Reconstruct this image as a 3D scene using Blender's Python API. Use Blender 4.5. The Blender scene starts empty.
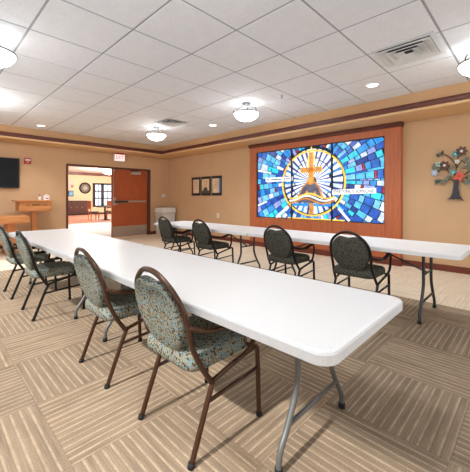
import bpy, bmesh, math, random
from mathutils import Vector, Matrix
random.seed(7)
PI = math.pi
SC = bpy.context.scene
COL = SC.collection

# ---------------------------------------------------------------- materials
def lin(r, g, b):
    f = lambda c: (c / 255) / 12.92 if c / 255 <= .04045 else ((c / 255 + .055) / 1.055) ** 2.4
    return (f(r), f(g), f(b), 1)

class NT:
    def __init__(s, name):
        s.m = bpy.data.materials.new(name); s.m.use_nodes = True
        s.t = s.m.node_tree; s.b = s.t.nodes['Principled BSDF']; s.out = s.t.nodes['Material Output']
    def n(s, typ, **kw):
        nd = s.t.nodes.new(typ)
        for k, v in kw.items(): setattr(nd, k, v)
        return nd
    def l(s, a, b): s.t.links.new(a, b)
    def math(s, op, a, b=None, c=None):
        nd = s.n('ShaderNodeMath', operation=op)
        for i, v in enumerate((a, b, c)):
            if v is None: continue
            if isinstance(v, (int, float)): nd.inputs[i].default_value = v
            else: s.l(v, nd.inputs[i])
        return nd.outputs[0]
    def ramp(s, fac, stops, interp='LINEAR'):
        r = s.n('ShaderNodeValToRGB'); cr = r.color_ramp; cr.interpolation = interp
        while len(cr.elements) < len(stops): cr.elements.new(.5)
        for e, (p, c) in zip(cr.elements, stops): e.position = p; e.color = c
        s.l(fac, r.inputs[0]); return r.outputs[0]
    def coord(s, scale=(1, 1, 1)):
        tc = s.n('ShaderNodeTexCoord'); mp = s.n('ShaderNodeMapping'); mp.inputs['Scale'].default_value = scale
        s.l(tc.outputs['Object'], mp.inputs[0]); return mp.outputs[0]
    def noise(s, vec, scale, detail=3, rough=.5):
        nd = s.n('ShaderNodeTexNoise'); nd.inputs['Scale'].default_value = scale
        nd.inputs['Detail'].default_value = detail; nd.inputs['Roughness'].default_value = rough
        s.l(vec, nd.inputs['Vector']); return nd.outputs[0]
    def mix(s, fac, a, b, mode='MIX'):
        nd = s.n('ShaderNodeMix', data_type='RGBA', blend_type=mode)
        for sock, v in ((nd.inputs[0], fac), (nd.inputs[6], a), (nd.inputs[7], b)):
            if isinstance(v, (int, float)): sock.default_value = v
            elif isinstance(v, tuple): sock.default_value = v
            else: s.l(v, sock)
        return nd.outputs[2]
    def bump(s, h, strength=.2, dist=.01):
        nd = s.n('ShaderNodeBump'); nd.inputs['Strength'].default_value = strength; nd.inputs['Distance'].default_value = dist
        s.l(h, nd.inputs['Height']); s.l(nd.outputs[0], s.b.inputs['Normal'])

def flat(name, rgb, rough=.5, metal=0, spec=.5, vary=.06, vscale=12):
    t = NT(name); c = lin(*rgb)
    v = t.noise(t.coord(), vscale, 4)
    lo = tuple(x * (1 - vary) for x in c[:3]) + (1,); hi = tuple(min(1, x * (1 + vary)) for x in c[:3]) + (1,)
    t.l(t.ramp(v, [(.3, lo), (.7, hi)]), t.b.inputs['Base Color'])
    t.b.inputs['Roughness'].default_value = rough; t.b.inputs['Metallic'].default_value = metal
    t.b.inputs['Specular IOR Level'].default_value = spec
    return t.m
def glow(name, rgb, strength, base=None):
    t = NT(name); t.b.inputs['Base Color'].default_value = lin(*(base or rgb)); t.b.inputs['Roughness'].default_value = .4
    t.b.inputs['Emission Color'].default_value = lin(*rgb); t.b.inputs['Emission Strength'].default_value = strength
    return t.m
def wood(name, dark, light, scale=(3, 3, 40), rough=.4, axis=2):
    t = NT(name)
    sc = [14, 14, 14]; sc[axis] = 1.1
    v = t.noise(t.coord(tuple(sc)), 2.2, 6, .65)
    t.l(t.ramp(v, [(.3, lin(*dark)), (.7, lin(*light))]), t.b.inputs['Base Color'])
    t.b.inputs['Roughness'].default_value = rough
    return t.m

M = {}
M['tan_wall'] = flat('tan_wall', (204, 168, 130), .85, spec=.2, vary=.03, vscale=2)
M['soffit_tan_lit'] = flat('soffit_tan_lit', (222, 182, 136), .85, spec=.2, vary=.03, vscale=2)  # wall tan lightened, bounced light on the soffit put into its colour
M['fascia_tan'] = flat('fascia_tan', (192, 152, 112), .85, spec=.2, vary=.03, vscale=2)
M['mahogany'] = wood('mahogany', (86, 38, 24), (112, 54, 36), axis=1, rough=.4)
M['mahogany_x'] = wood('mahogany_x', (86, 38, 24), (112, 54, 36), axis=0, rough=.4)
M['baseboard'] = flat('baseboard', (112, 50, 34), .5)
M['cherry'] = wood('cherry', (168, 88, 50), (196, 112, 68), axis=2, rough=.4)
M['door_wood'] = wood('door_wood', (158, 72, 34), (184, 92, 48), axis=2, rough=.4)
M['jamb'] = flat('jamb', (92, 46, 28), .5)
M['oak'] = wood('oak', (190, 118, 62), (218, 152, 90), axis=0, rough=.45)
M['oak_v'] = wood('oak_v', (178, 102, 50), (204, 132, 72), axis=2, rough=.45)
M['steel'] = flat('steel', (178, 168, 156), .4, .75)
M['bar_metal'] = flat('bar_metal', (190, 178, 165), .35, .7)
M['black'] = flat('black', (16, 16, 17), .35)
M['dark'] = flat('dark', (34, 30, 28), .6)
M['white'] = flat('white', (232, 230, 226), .5)
M['offwhite'] = flat('offwhite', (206, 200, 186), .5)
M['grille'] = flat('grille', (214, 214, 212), .55)
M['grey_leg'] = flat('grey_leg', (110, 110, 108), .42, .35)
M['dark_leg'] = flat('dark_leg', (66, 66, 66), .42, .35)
M['rubber'] = flat('rubber', (24, 23, 22), .8)
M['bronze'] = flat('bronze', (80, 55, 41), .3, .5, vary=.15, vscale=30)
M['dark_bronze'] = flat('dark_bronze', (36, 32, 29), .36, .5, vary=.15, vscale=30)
M['red'] = flat('red', (176, 24, 32), .4)
M['screen'] = flat('screen', (8, 8, 10), .3, spec=.25)
M['silver'] = flat('silver', (198, 196, 192), .3, .7)
M['tile_grey'] = flat('tile_grey', (168, 168, 170), .8)

t = NT('tabletop_plastic'); v = t.noise(t.coord(), 260, 2)
t.l(t.ramp(v, [(.35, lin(226, 226, 226)), (.6, lin(236, 236, 236))]), t.b.inputs['Base Color'])
t.b.inputs['Roughness'].default_value = .42; t.b.inputs['Specular IOR Level'].default_value = .35; t.bump(v, .06, .002); M['table_white'] = t.m

t = NT('acoustic_tile'); v = t.noise(t.coord(), 90, 4, .7); w = t.noise(t.coord(), 9, 3)
t.l(t.mix(.5, t.ramp(v, [(.35, lin(222, 222, 224)), (.62, lin(244, 244, 245))]), t.ramp(w, [(.3, lin(234, 234, 236)), (.7, lin(242, 242, 243))])), t.b.inputs['Base Color'])
t.b.inputs['Roughness'].default_value = .9; t.b.inputs['Specular IOR Level'].default_value = .1; t.bump(v, .25, .004); M['tile'] = t.m

def fabric(name, base, teal, brown, k):
    t = NT(name); c = t.coord()
    wob = t.n('ShaderNodeVectorMath', operation='ADD')
    nz = t.n('ShaderNodeTexNoise'); nz.inputs['Scale'].default_value = 50; t.l(c, nz.inputs['Vector'])
    sub = t.n('ShaderNodeVectorMath', operation='SCALE'); sub.inputs['Scale'].default_value = .025; t.l(nz.outputs['Color'], sub.inputs[0])
    t.l(c, wob.inputs[0]); t.l(sub.outputs[0], wob.inputs[1])
    a = t.noise(wob.outputs[0], 104, 2, .5); b = t.noise(wob.outputs[0], 92, 2, .4)
    col = t.mix(t.ramp(a, [(.5, (0, 0, 0, 1)), (.56, (1, 1, 1, 1))]), lin(*base), lin(*teal))
    col = t.mix(t.ramp(b, [(.54, (0, 0, 0, 1)), (.58, (1, 1, 1, 1))]), col, lin(*brown))
    t.l(col, t.b.inputs['Base Color']); t.b.inputs['Roughness'].default_value = .9; t.b.inputs['Specular IOR Level'].default_value = .15
    t.bump(t.noise(c, 500, 2), .3, .002)
    return t.m
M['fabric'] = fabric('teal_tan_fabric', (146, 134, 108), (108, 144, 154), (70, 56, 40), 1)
M['fabric_dark'] = fabric('darker_fabric', (92, 88, 74), (76, 82, 80), (46, 42, 35), 1)  # darker version of the chair fabric, for the second row

# carpet tiles laid quarter-turned
def carpet():
    t = NT('carpet_tiles'); tc = t.n('ShaderNodeTexCoord'); sp = t.n('ShaderNodeSeparateXYZ'); t.l(tc.outputs['Object'], sp.inputs[0])
    S = .607
    gx = t.math('DIVIDE', t.math('SUBTRACT', sp.outputs[0], .484), S); gy = t.math('DIVIDE', t.math('SUBTRACT', sp.outputs[1], 1.5), S)
    ix, iy = t.math('FLOOR', gx), t.math('FLOOR', gy)
    par = t.math('FLOORED_MODULO', t.math('ADD', ix, iy), 2.0)           # 0: ribs along x, 1: along y
    inv = t.math('SUBTRACT', 1.0, par)
    across = t.math('ADD', t.math('MULTIPLY', gy, inv), t.math('MULTIPLY', gx, par))
    along = t.math('ADD', t.math('MULTIPLY', gx, inv), t.math('MULTIPLY', gy, par))
    cell = t.n('ShaderNodeCombineXYZ'); t.l(ix, cell.inputs[0]); t.l(iy, cell.inputs[1])
    wn = t.n('ShaderNodeTexWhiteNoise', noise_dimensions='2D'); t.l(cell.outputs[0], wn.inputs['Vector'])
    rnd = wn.outputs['Value']
    cv = t.n('ShaderNodeCombineXYZ'); t.l(t.math('MULTIPLY', across, 20.0), cv.inputs[0]); t.l(t.math('MULTIPLY', along, 1.6), cv.inputs[1]); t.l(t.math('MULTIPLY', rnd, 40.0), cv.inputs[2])
    band = t.noise(cv.outputs[0], 1.0, 3, .6)
    pale = t.math('FRACT', t.math('MULTIPLY', across, 14.0))
    pl = t.ramp(pale, [(.0, (1, 1, 1, 1)), (.1, (1, 1, 1, 1)), (.26, (0, 0, 0, 1)), (.88, (0, 0, 0, 1)), (1, (1, 1, 1, 1))])
    thin = t.math('FRACT', t.math('MULTIPLY', across, 42.0))
    tl = t.ramp(thin, [(.0, (.35, .35, .35, 1)), (.4, (0, 0, 0, 1)), (.7, (0, 0, 0, 1)), (1, (.35, .35, .35, 1))])
    base = t.ramp(band, [(.28, lin(118, 104, 89)), (.5, lin(139, 122, 103)), (.72, lin(155, 137, 116))])
    fine = t.noise(tc.outputs['Object'], 160, 3, .7)
    brk = t.ramp(t.noise(tc.outputs['Object'], 14, 2), [(.35, (.45, .45, .45, 1)), (.65, (1, 1, 1, 1))])
    col = t.mix(t.math('MULTIPLY', t.math('MULTIPLY', pl, .75), brk), base, lin(196, 175, 149))
    col = t.mix(t.math('MULTIPLY', tl, .6), col, lin(168, 147, 122))
    bl = t.noise(cv.outputs[0], .33, 2)
    col = t.mix(t.math('MULTIPLY', t.ramp(bl, [(.56, (0, 0, 0, 1)), (.72, (1, 1, 1, 1))]), .4), col, lin(98, 82, 64))
    col = t.mix(.5, col, t.ramp(fine, [(.3, (.2, .2, .2, 1)), (.7, (.85, .85, .85, 1))]), 'SOFT_LIGHT')
    shade = t.ramp(rnd, [(0, (.9, .9, .9, 1)), (1, (1.08, 1.06, 1.04, 1))])
    col = t.mix(1.0, col, shade, 'MULTIPLY')
    # seams between the tiles
    fx = t.math('ABSOLUTE', t.math('SUBTRACT', t.math('FRACT', gx), .5)); fy = t.math('ABSOLUTE', t.math('SUBTRACT', t.math('FRACT', gy), .5))
    seam = t.math('GREATER_THAN', t.math('MAXIMUM', fx, fy), .493)
    col = t.mix(t.math('MULTIPLY', seam, .35), col, lin(96, 78, 60))
    # the paler cream tiles laid past the fourth bay, toward the glass panel
    cream = t.mix(t.math('MULTIPLY', pl, .5), t.ramp(band, [(.3, lin(204, 186, 162)), (.7, lin(224, 208, 184))]), lin(232, 218, 196))
    cream = t.mix(.4, cream, t.ramp(fine, [(.3, (.25, .25, .25, 1)), (.7, (.8, .8, .8, 1))]), 'SOFT_LIGHT')
    isc = t.math('MAXIMUM', t.math('GREATER_THAN', sp.outputs[0], .484 + 6 * S), t.math('GREATER_THAN', sp.outputs[1], 1.5 + 8 * S))
    col = t.mix(isc, col, cream)
    t.l(col, t.b.inputs['Base Color']); t.b.inputs['Roughness'].default_value = .95; t.b.inputs['Specular IOR Level'].default_value = .1
    t.bump(t.math('ADD', t.math('MULTIPLY', thin, .3), fine), .35, .006)
    return t.m
M['carpet'] = carpet()
M['lobby_carpet'] = flat('lobby_carpet', (196, 198, 198), .95, spec=.1, vary=.1, vscale=30)
M['lobby_wood'] = wood('lobby_wood', (196, 128, 104), (220, 156, 134), axis=0, rough=.35)
M['cream_wall'] = flat('cream_wall', (226, 204, 170), .85, spec=.2, vary=.03)
M['lobby_ceiling'] = flat('lobby_ceiling', (228, 226, 222), .9, spec=.1, vary=.03)

# ---------------------------------------------------------------- mesh helpers
class MB:
    def __init__(s): s.v = []; s.f = []; s.m = []; s.sm = []
    def add(s, verts, faces, mi=0, smooth=False):
        o = len(s.v); s.v += [tuple(p) for p in verts]
        for f in faces: s.f.append([i + o for i in f]); s.m.append(mi); s.sm.append(smooth)
        return s
    def box(s, x0, x1, y0, y1, z0, z1, mi=0):
        x0, x1 = sorted((x0, x1)); y0, y1 = sorted((y0, y1)); z0, z1 = sorted((z0, z1))
        p = [(x0, y0, z0), (x1, y0, z0), (x1, y1, z0), (x0, y1, z0), (x0, y0, z1), (x1, y0, z1), (x1, y1, z1), (x0, y1, z1)]
        return s.add(p, [(3, 2, 1, 0), (4, 5, 6, 7), (0, 1, 5, 4), (1, 2, 6, 5), (2, 3, 7, 6), (3, 0, 4, 7)], mi)
    def tube(s, pts, r, n=10, mi=0, cap=True, closed=False, flatten=None):
        pts = [Vector(p) for p in pts]; N = len(pts)
        rs = r if isinstance(r, (list, tuple)) else [r] * N
        tang = []
        for i in range(N):
            a = pts[(i - 1) % N] if (closed or i > 0) else pts[i]; b = pts[(i + 1) % N] if (closed or i < N - 1) else pts[i]
            tang.append((b - a).normalized())
        up = Vector((0, 0, 1)) if abs(tang[0].z) < .9 else Vector((1, 0, 0))
        nrm = (up - tang[0] * up.dot(tang[0])).normalized(); verts = []
        for i in range(N):
            nrm = (nrm - tang[i] * nrm.dot(tang[i])).normalized(); bi = tang[i].cross(nrm)
            for k in range(n):
                a = 2 * PI * k / n
                verts.append(pts[i] + nrm * math.cos(a) * rs[i] + bi * math.sin(a) * rs[i])
        faces = []
        for i in range(N if closed else N - 1):
            j = (i + 1) % N
            for k in range(n): faces.append((i * n + k, i * n + (k + 1) % n, j * n + (k + 1) % n, j * n + k))
        if cap and not closed: faces += [tuple(range(n))[::-1], tuple((N - 1) * n + k for k in range(n))]
        return s.add(verts, faces, mi, True)
    def lathe(s, prof, c=(0, 0, 0), n=24, mi=0, smooth=True):
        verts = []; faces = []
        for r, z in prof:
            for k in range(n):
                a = 2 * PI * k / n; verts.append((c[0] + r * math.cos(a), c[1] + r * math.sin(a), c[2] + z))
        for i in range(len(prof) - 1):
            for k in range(n): faces.append((i * n + k, i * n + (k + 1) % n, (i + 1) * n + (k + 1) % n, (i + 1) * n + k))
        if prof[0][0] > 1e-4: faces.append(tuple(range(n))[::-1])
        if prof[-1][0] > 1e-4: faces.append(tuple((len(prof) - 1) * n + k for k in range(n)))
        return s.add(verts, faces, mi, smooth)
    def prism(s, poly, fn, d0, d1, mi=0):                    # polygon (a, b) extruded in depth by fn(a, b, d)
        n = len(poly); v = [fn(a, b, d0) for a, b in poly] + [fn(a, b, d1) for a, b in poly]
        f = [tuple(range(n))[::-1], tuple(range(n, 2 * n))] + [(i, (i + 1) % n, n + (i + 1) % n, n + i) for i in range(n)]
        return s.add(v, f, mi)
    def build(s, name, mats, parent=None, bevel=0, seg=2, loc=None, fix=True):
        me = bpy.data.meshes.new(name); me.from_pydata(s.v, [], s.f); me.update()
        for i, p in enumerate(me.polygons): p.material_index = s.m[i]; p.use_smooth = s.sm[i]
        for mm in (mats if isinstance(mats, (list, tuple)) else [mats]): me.materials.append(M[mm] if isinstance(mm, str) else mm)
        bm = bmesh.new(); bm.from_mesh(me)
        if bevel:
            ed = [e for e in bm.edges if len(e.link_faces) == 2 and e.calc_face_angle(0) > .6 and not all(f.smooth for f in e.link_faces)]
            bmesh.ops.bevel(bm, geom=ed, offset=bevel, segments=seg, affect='EDGES', profile=.5, clamp_overlap=True)
        if fix: bmesh.ops.recalc_face_normals(bm, faces=bm.faces)
        bm.to_mesh(me); bm.free()
        o = bpy.data.objects.new(name, me); COL.objects.link(o)
        if parent: o.parent = parent
        if loc: o.location = loc
        return o

def spline(pts, sub=6):
    pts = [Vector(p) for p in pts]; out = []
    for i in range(len(pts) - 1):
        p0 = pts[max(i - 1, 0)]; p1 = pts[i]; p2 = pts[i + 1]; p3 = pts[min(i + 2, len(pts) - 1)]
        for k in range(sub):
            t = k / sub
            out.append(.5 * ((2 * p1) + (p2 - p0) * t + (2 * p0 - 5 * p1 + 4 * p2 - p3) * t * t + (3 * p1 - p0 - 3 * p2 + p3) * t ** 3))
    out.append(pts[-1]); return out
def rounded_rect(x0, x1, y0, y1, r, n=6):
    out = []
    for cx, cy, a0 in ((x1 - r, y1 - r, 0), (x0 + r, y1 - r, 90), (x0 + r, y0 + r, 180), (x1 - r, y0 + r, 270)):
        for k in range(n + 1):
            a = math.radians(a0 + 90 * k / n); out.append((cx + r * math.cos(a), cy + r * math.sin(a)))
    return out
def thing(name, label, cat, loc=(0, 0, 0), rz=0, group=None):
    o = bpy.data.objects.new(name, None); COL.objects.link(o); o.location = loc; o.rotation_euler = (0, 0, rz)
    o.empty_display_size = .1
    return tag(o, label, cat, group)
def tag(o, label, cat, group=None):
    o['label'] = label; o['category'] = cat
    if group: o['group'] = group
    return o
def struct(o, label=None):
    o['kind'] = 'structure'
    if label: o['label'] = label
    return o
def dup(o, label, loc, rz=None):
    def cp(a, par):
        c = a.copy(); COL.objects.link(c)
        if par: c.parent = par
        for ch in list(a.children): cp(ch, c)
        return c
    r = cp(o, None); r.location = loc; r['label'] = label
    if rz is not None: r.rotation_euler = (0, 0, rz)
    return r
BACK = Matrix(((1, 0, 0), (0, 0, -1), (0, 1, 0))).to_4x4()             # faces -y
RIGHT = Matrix(((0, 0, -1), (-1, 0, 0), (0, 1, 0))).to_4x4()           # faces -x
def text(body, name, size, mat, parent, pos, R, width=None, extrude=.002):
    cu = bpy.data.curves.new('tmp', 'FONT'); cu.body = body; cu.size = size; cu.align_x = 'CENTER'; cu.align_y = 'CENTER'; cu.extrude = extrude
    tmp = bpy.data.objects.new('tmp', cu); COL.objects.link(tmp); bpy.context.view_layer.update()
    me = bpy.data.meshes.new_from_object(tmp.evaluated_get(bpy.context.evaluated_depsgraph_get()))
    bpy.data.objects.remove(tmp); bpy.data.curves.remove(cu)
    if width:
        xs = [v.co.x for v in me.vertices]; k = width / (max(xs) - min(xs))
        for v in me.vertices: v.co.x *= k
    me.transform(Matrix.Translation(pos) @ R)
    me.materials.clear(); me.materials.append(M[mat]); me.name = name
    o = bpy.data.objects.new(name, me); COL.objects.link(o); o.parent = parent
    return o

# ---------------------------------------------------------------- room shell
XL, XR, YF, YB = -.95, 6.07, -2.6, 9.15
CZ, SZ = 2.84, 2.56
FX0, FX1, FY0, FY1 = -.24, 5.38, -1.9, 8.49
struct(MB().box(XL - .15, XR + .15, YF - .15, YB + .15, -.12, 0).build('floor', 'carpet'))
struct(MB().box(XR, XR + .15, YF - .15, YB + .15, 0, 3).build('wall_right', 'tan_wall'))
DO0, DO1, DOH = 2.85, 5.25, 2.09
struct(MB().box(XL, DO0 - .04, YB, YB + .15, 0, 3).box(DO1 + .04, XR, YB, YB + .15, 0, 3).box(DO0 - .04, DO1 + .04, YB, YB + .15, DOH + .04, 3).build('wall_back', 'tan_wall'))
VX0, VX1 = .3, 5.5
WY0, WY1, WZ0, WZ1 = -2.1, 7.5, .12, 2.5
struct(MB().box(XL, XR, YF - .15, YF, 0, WZ0).box(XL, XR, YF - .15, YF, WZ1, 3).box(XL, VX0, YF - .15, YF, WZ0, WZ1).box(VX1, XR, YF - .15, YF, WZ0, WZ1).build('wall_front', 'tan_wall'))
struct(MB().box(VX0, VX1, YF - .12, YF - .04, WZ0, WZ0 + .05).box(VX0, VX1, YF - .12, YF - .04, WZ1 - .05, WZ1).box(VX0, VX0 + .05, YF - .12, YF - .04, WZ0, WZ1).box(VX1 - .05, VX1, YF - .12, YF - .04, WZ0, WZ1).build('fill_window', 'white'))  # unseen window behind the camera, added as soft fill for the ceiling
LZ0 = .8
struct(MB().box(XL - .15, XL, YF - .15, YB + .15, 0, LZ0).box(XL - .15, XL, YF - .15, YB + .15, WZ1, 3).box(XL - .15, XL, YF - .15, WY0, LZ0, WZ1).box(XL - .15, XL, WY1, YB + .15, LZ0, WZ1).build('wall_left', 'tan_wall'))
wf = struct(MB().box(XL - .12, XL - .04, WY0, WY1, LZ0, LZ0 + .05).box(XL - .12, XL - .04, WY0, WY1, WZ1 - .05, WZ1).box(XL - .12, XL - .04, WY0, WY0 + .05, LZ0, WZ1).box(XL - .12, XL - .04, WY1 - .05, WY1, LZ0, WZ1).build('window_1', 'white'))

# ceiling: lay-in tiles in a square grid of bars
T = .708; OX, OY = 2.162, 2.802
xs = [OX + T * k for k in range(-4, 6)]; ys = [OY + T * k for k in range(-8, 10)]
ex = [FX0] + [x for x in xs if FX0 < x < FX1] + [FX1]; ey = [FY0] + [y for y in ys if FY0 < y < FY1] + [FY1]
cb = MB().box(XL - .15, XR + .15, YF - .15, YB + .15, CZ + .03, CZ + .1, 0)
g = .011
for a, b in zip(ex, ex[1:]):
    for c, d in zip(ey, ey[1:]): cb.box(a + g, b - g, c + g, d - g, CZ, CZ + .03, 0)
for x in ex: cb.box(x - g, x + g, FY0, FY1, CZ + .004, CZ + .028, 1)
for y in ey: cb.box(FX0, FX1, y - g, y + g, CZ + .004, CZ + .028, 1)
struct(cb.build('ceiling', ['tile', 'tile_grey']))
# soffit ring and its fascia, dark moulding
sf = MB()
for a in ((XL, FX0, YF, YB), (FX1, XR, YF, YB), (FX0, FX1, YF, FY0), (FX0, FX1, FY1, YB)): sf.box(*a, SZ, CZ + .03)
struct(sf.build('soffit', 'soffit_tan_lit'))
sides = {'right': (FX1, FX1, FY0, FY1, -1, 0), 'left': (FX0, FX0, FY0, FY1, 1, 0), 'back': (FX0, FX1, FY1, FY1, 0, -1), 'front': (FX0, FX1, FY0, FY0, 0, 1)}
prof = [(0, 2.845), (.012, 2.845), (.012, 2.685), (0, 2.685)]
mold = [(0, 2.685), (.016, 2.685), (.046, 2.675), (.046, 2.660), (.032, 2.654), (.028, 2.618), (.042, 2.610), (.042, 2.588), (0, 2.588)]
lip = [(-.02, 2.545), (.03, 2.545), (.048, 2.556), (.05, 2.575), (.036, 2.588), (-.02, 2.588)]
def run(pr, nm, mat):
    for i, (sd, (x0, x1, y0, y1, nx, ny)) in enumerate(sides.items()):
        m = MB()
        def fn(a, b, d):                                       # mitred at the corners
            if nx: return (x0 + nx * a, d + (a if d < (y0 + y1) / 2 else -a), b)
            return (d + (a if d < (x0 + x1) / 2 else -a), y0 + ny * a, b)
        m.prism(pr, fn, y0 if nx else x0, y1 if nx else x1)
        struct(m.build(f'{nm}_{i + 1}', (mat + '_x' if (mat == 'mahogany' and not nx) else mat)))
run(prof, 'trim', 'fascia_tan'); run(mold, 'moulding', 'mahogany'); run(lip, 'cornice', 'soffit_tan_lit')
# baseboards
bb = lambda nm, *a: struct(MB().box(*a).build(nm, 'baseboard', bevel=.004))
bb('baseboard_right', XR - .018, XR, YF, 1.70, 0, .105); bb('baseboard_right.001', XR - .018, XR, 5.36, YB, 0, .105)
bb('baseboard_back', XL, DO0 - .06, YB - .018, YB, 0, .105); bb('baseboard_back.001', DO1 + .06, XR - .018, YB - .018, YB, 0, .105)

# ---------------------------------------------------------------- double doorway (right leaf shut, left leaf folded away)
door = bpy.data.objects.new('door_1', None); COL.objects.link(door); door.location = (0, YB, 0); struct(door, 'double doorway in the back wall with one wooden leaf shut')
fr = MB().box(DO0 - .055, DO0, -.02, .17, 0, DOH + .05).box(DO1, DO1 + .10, -.02, .17, 0, DOH + .05).box(DO0, DO1, -.02, .17, DOH, DOH + .05)
fr.build('door_frame', 'jamb', door, bevel=.004)
L0, L1 = 4.075, 5.245
leaf = MB().box(L0, L1, .03, .075, .012, DOH - .008).build('door_leaf', 'door_wood', door, bevel=.003)
MB().box(L0 + .02, L1 - .16, .024, .031, .03, .335).box(L1 - .16, L1 - .01, .024, .031, .03, .335).build('kick_plate', 'steel', leaf)
pb = MB().box(L0 + .06, L0 + .50, -.03, .03, 1.06, 1.13, 1).box(L0 + .50, L1 - .05, -.02, .03, 1.065, 1.125, 0)
pb.build('push_bar', ['bar_metal', 'dark'], leaf, bevel=.008)
MB().box(L0 + .03, L0 + .11, .0, .03, .98, 1.22).tube([(L0 + .07, -.01, 1.02), (L0 + .07, -.05, 1.02), (L0 + .16, -.055, 1.02)], .011).build('door_handle', 'bar_metal', leaf, bevel=.004)
MB().tube([(L0 + .045, .015, 1.22), (L0 + .045, .015, DOH - .1)], .012).box(L0 + .02, L0 + .07, .0, .03, DOH - .1, DOH - .02).build('vertical_rod', 'bar_metal', leaf)
dc = MB().box(4.68, 5.0, -.035, .03, 1.945, 2.035).build('door_closer', 'silver', leaf, bevel=.008)
MB().tube([(4.75, -.01, 2.04), (4.62, -.04, 2.062), (4.9, -.01, 2.085)], .009).build('closer_arm', 'dark', dc)

# ---------------------------------------------------------------- lobby beyond the doorway
LY = 23.4
struct(MB().box(-1, 16, YB + .15, 15.6, -.12, 0).build('floor_lobby', 'lobby_carpet'))
struct(MB().box(-1, 16, 15.6, LY, -.12, 0).build('floor_lobby.001', 'lobby_wood'))
struct(MB().box(-1, 16, LY, LY + .15, 0, 3.2).build('wall_lobby_back', 'cream_wall'))
struct(MB().box(-1.15, -1, YB + .15, LY + .15, 0, 3.2).build('wall_lobby_left', 'cream_wall'))
struct(MB().box(16, 16.15, YB + .15, LY + .15, 0, 3.2).build('wall_lobby_right', 'cream_wall'))
struct(MB().box(XR + .15, 16, YB, YB + .15, 0, 3.2).build('wall_lobby_front', 'cream_wall'))
struct(MB().box(-1.15, 16.15, YB + .15, LY + .15, 3.0, 3.15).build('ceiling_lobby', 'lobby_ceiling'))
struct(MB().box(-1, 16, LY - .25, LY, 2.83, 3.0).box(-1, 16, LY - .29, LY - .25, 2.85, 2.93).build('trim_lobby', ['mahogany_x']))
struct(MB().box(-1, 16, LY - .02, LY, 0, .12).build('baseboard_lobby', 'dark'))
M['sideboard_wood'] = wood('sideboard_wood', (58, 28, 20), (76, 38, 28), axis=0)
sd = thing('sideboard', 'low dark brown sideboard against the lobby wall, seen through the doorway', 'sideboard', (7.75, LY - .23, 0))
MB().box(-.74, .74, -.2, .2, .06, .97).build('body', 'dark', sd); MB().box(-.76, .76, -.22, .2, .97, 1.01).build('top', 'dark', sd); MB().box(-.7, .7, -.17, .2, 0, .06).build('plinth', 'dark', sd)
for k in range(4):
    d = MB().box(-.72 + .362 * k, -.38 + .362 * k, -.222, -.2, .1, .94).build('door', 'sideboard_wood', sd, bevel=.01)
    MB().box(-.42 + .362 * k, -.40 + .362 * k, -.24, -.222, .5, .6).build('handle', 'steel', d)
md = thing('wall_medallion', 'round dark medallion hung on the cream lobby wall', 'wall decoration', (8.41, LY, 1.92))
m_ = MB(); m_.tube([(.36 * math.cos(a * PI / 18), -.04, .36 * math.sin(a * PI / 18)) for a in range(36)], .05, closed=True); m_.build('rim', 'dark', md)
MB().prism([(.34 * math.cos(a * PI / 16), .34 * math.sin(a * PI / 16)) for a in range(32)], lambda a, b, d: (a, d, b), -.03, -.001).build('disc', flat('medallion_grey', (96, 92, 84), .6, vary=.4, vscale=5), md)
m_ = MB().prism([((.26 if k % 2 else .12) * math.cos(k * PI / 8), (.26 if k % 2 else .12) * math.sin(k * PI / 8)) for k in range(16)], lambda a, b, d: (a, d, b), -.05, -.03)
m_.build('emblem', flat('medallion_pale', (160, 156, 146), .6), md)
po = thing('poster', 'small pink and grey poster pinned above the blue picture in the lobby', 'poster', (7.52, LY + .002, 2.12))
MB().box(-.16, .16, -.012, 0, -.28, .28).build('sheet', flat('poster_paper', (214, 196, 190), .7), po); MB().box(-.06, .1, -.016, -.012, -.2, .0).build('print', flat('poster_red', (206, 116, 112), .7), po)
bp_ = thing('framed_picture', 'small blue picture in a dark frame above the lobby sideboard', 'picture', (7.46, LY, 1.52))
MB().box(-.17, .17, -.03, 0, -.2, .2).build('frame', 'dark', bp_); MB().box(-.13, .13, -.034, -.03, -.16, .16).build('picture', flat('pic_blue', (86, 160, 206), .4, vary=.3, vscale=6), bp_)
lw = struct(MB().box(8.95, 9.13, LY - .06, LY, .55, 2.3).box(9.55, 9.76, LY - .06, LY, .55, 2.3).box(10.32, 10.44, LY - .06, LY, .55, 2.3).box(8.95, 10.44, LY - .06, LY, 2.18, 2.3).box(8.95, 10.44, LY - .06, LY, .55, .65)
    .box(9.07, 10.32, LY - .05, LY - .01, 1.66, 1.75).box(9.07, 10.32, LY - .05, LY - .01, 1.14, 1.23).box(9.33, 9.37, LY - .05, LY - .01, .65, 2.2).box(10.0, 10.04, LY - .05, LY - .01, .65, 2.2).build('window_2', 'dark'))
MB().box(9.07, 9.62, LY - .02, LY - .005, .65, 2.2).box(9.72, 10.32, LY - .02, LY - .005, .65, 2.2).build('glass', glow('daylit_glass', (196, 222, 240), .75), lw)
def side_chair(x, y, rz, label):
    c = thing('dining_chair', label, 'chair', (x, y, 0), rz, 'lobby chairs')
    MB().box(-.22, .22, -.22, .22, .43, .48).build('seat', 'dark', c, bevel=.01)
    MB().box(-.22, .22, .2, .24, .62, 1.05).box(-.22, -.18, .2, .24, .48, .62).box(.18, .22, .2, .24, .48, .62).build('backrest', 'door_wood', c, bevel=.01)
    for sx in (-1, 1):
        for sy in (-1, 1): MB().box(sx * .2 - .02, sx * .2 + .02, sy * .2 - .02, sy * .2 + .02, 0, .43).build('leg', 'door_wood', c)
    return c
side_chair(6.55, 17.0, -PI / 2 + PI, 'brown wooden chair on the left of the lobby table')
side_chair(7.62, 17.35, -.5, 'brown wooden chair behind the lobby table, beside the door leaf')
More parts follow.
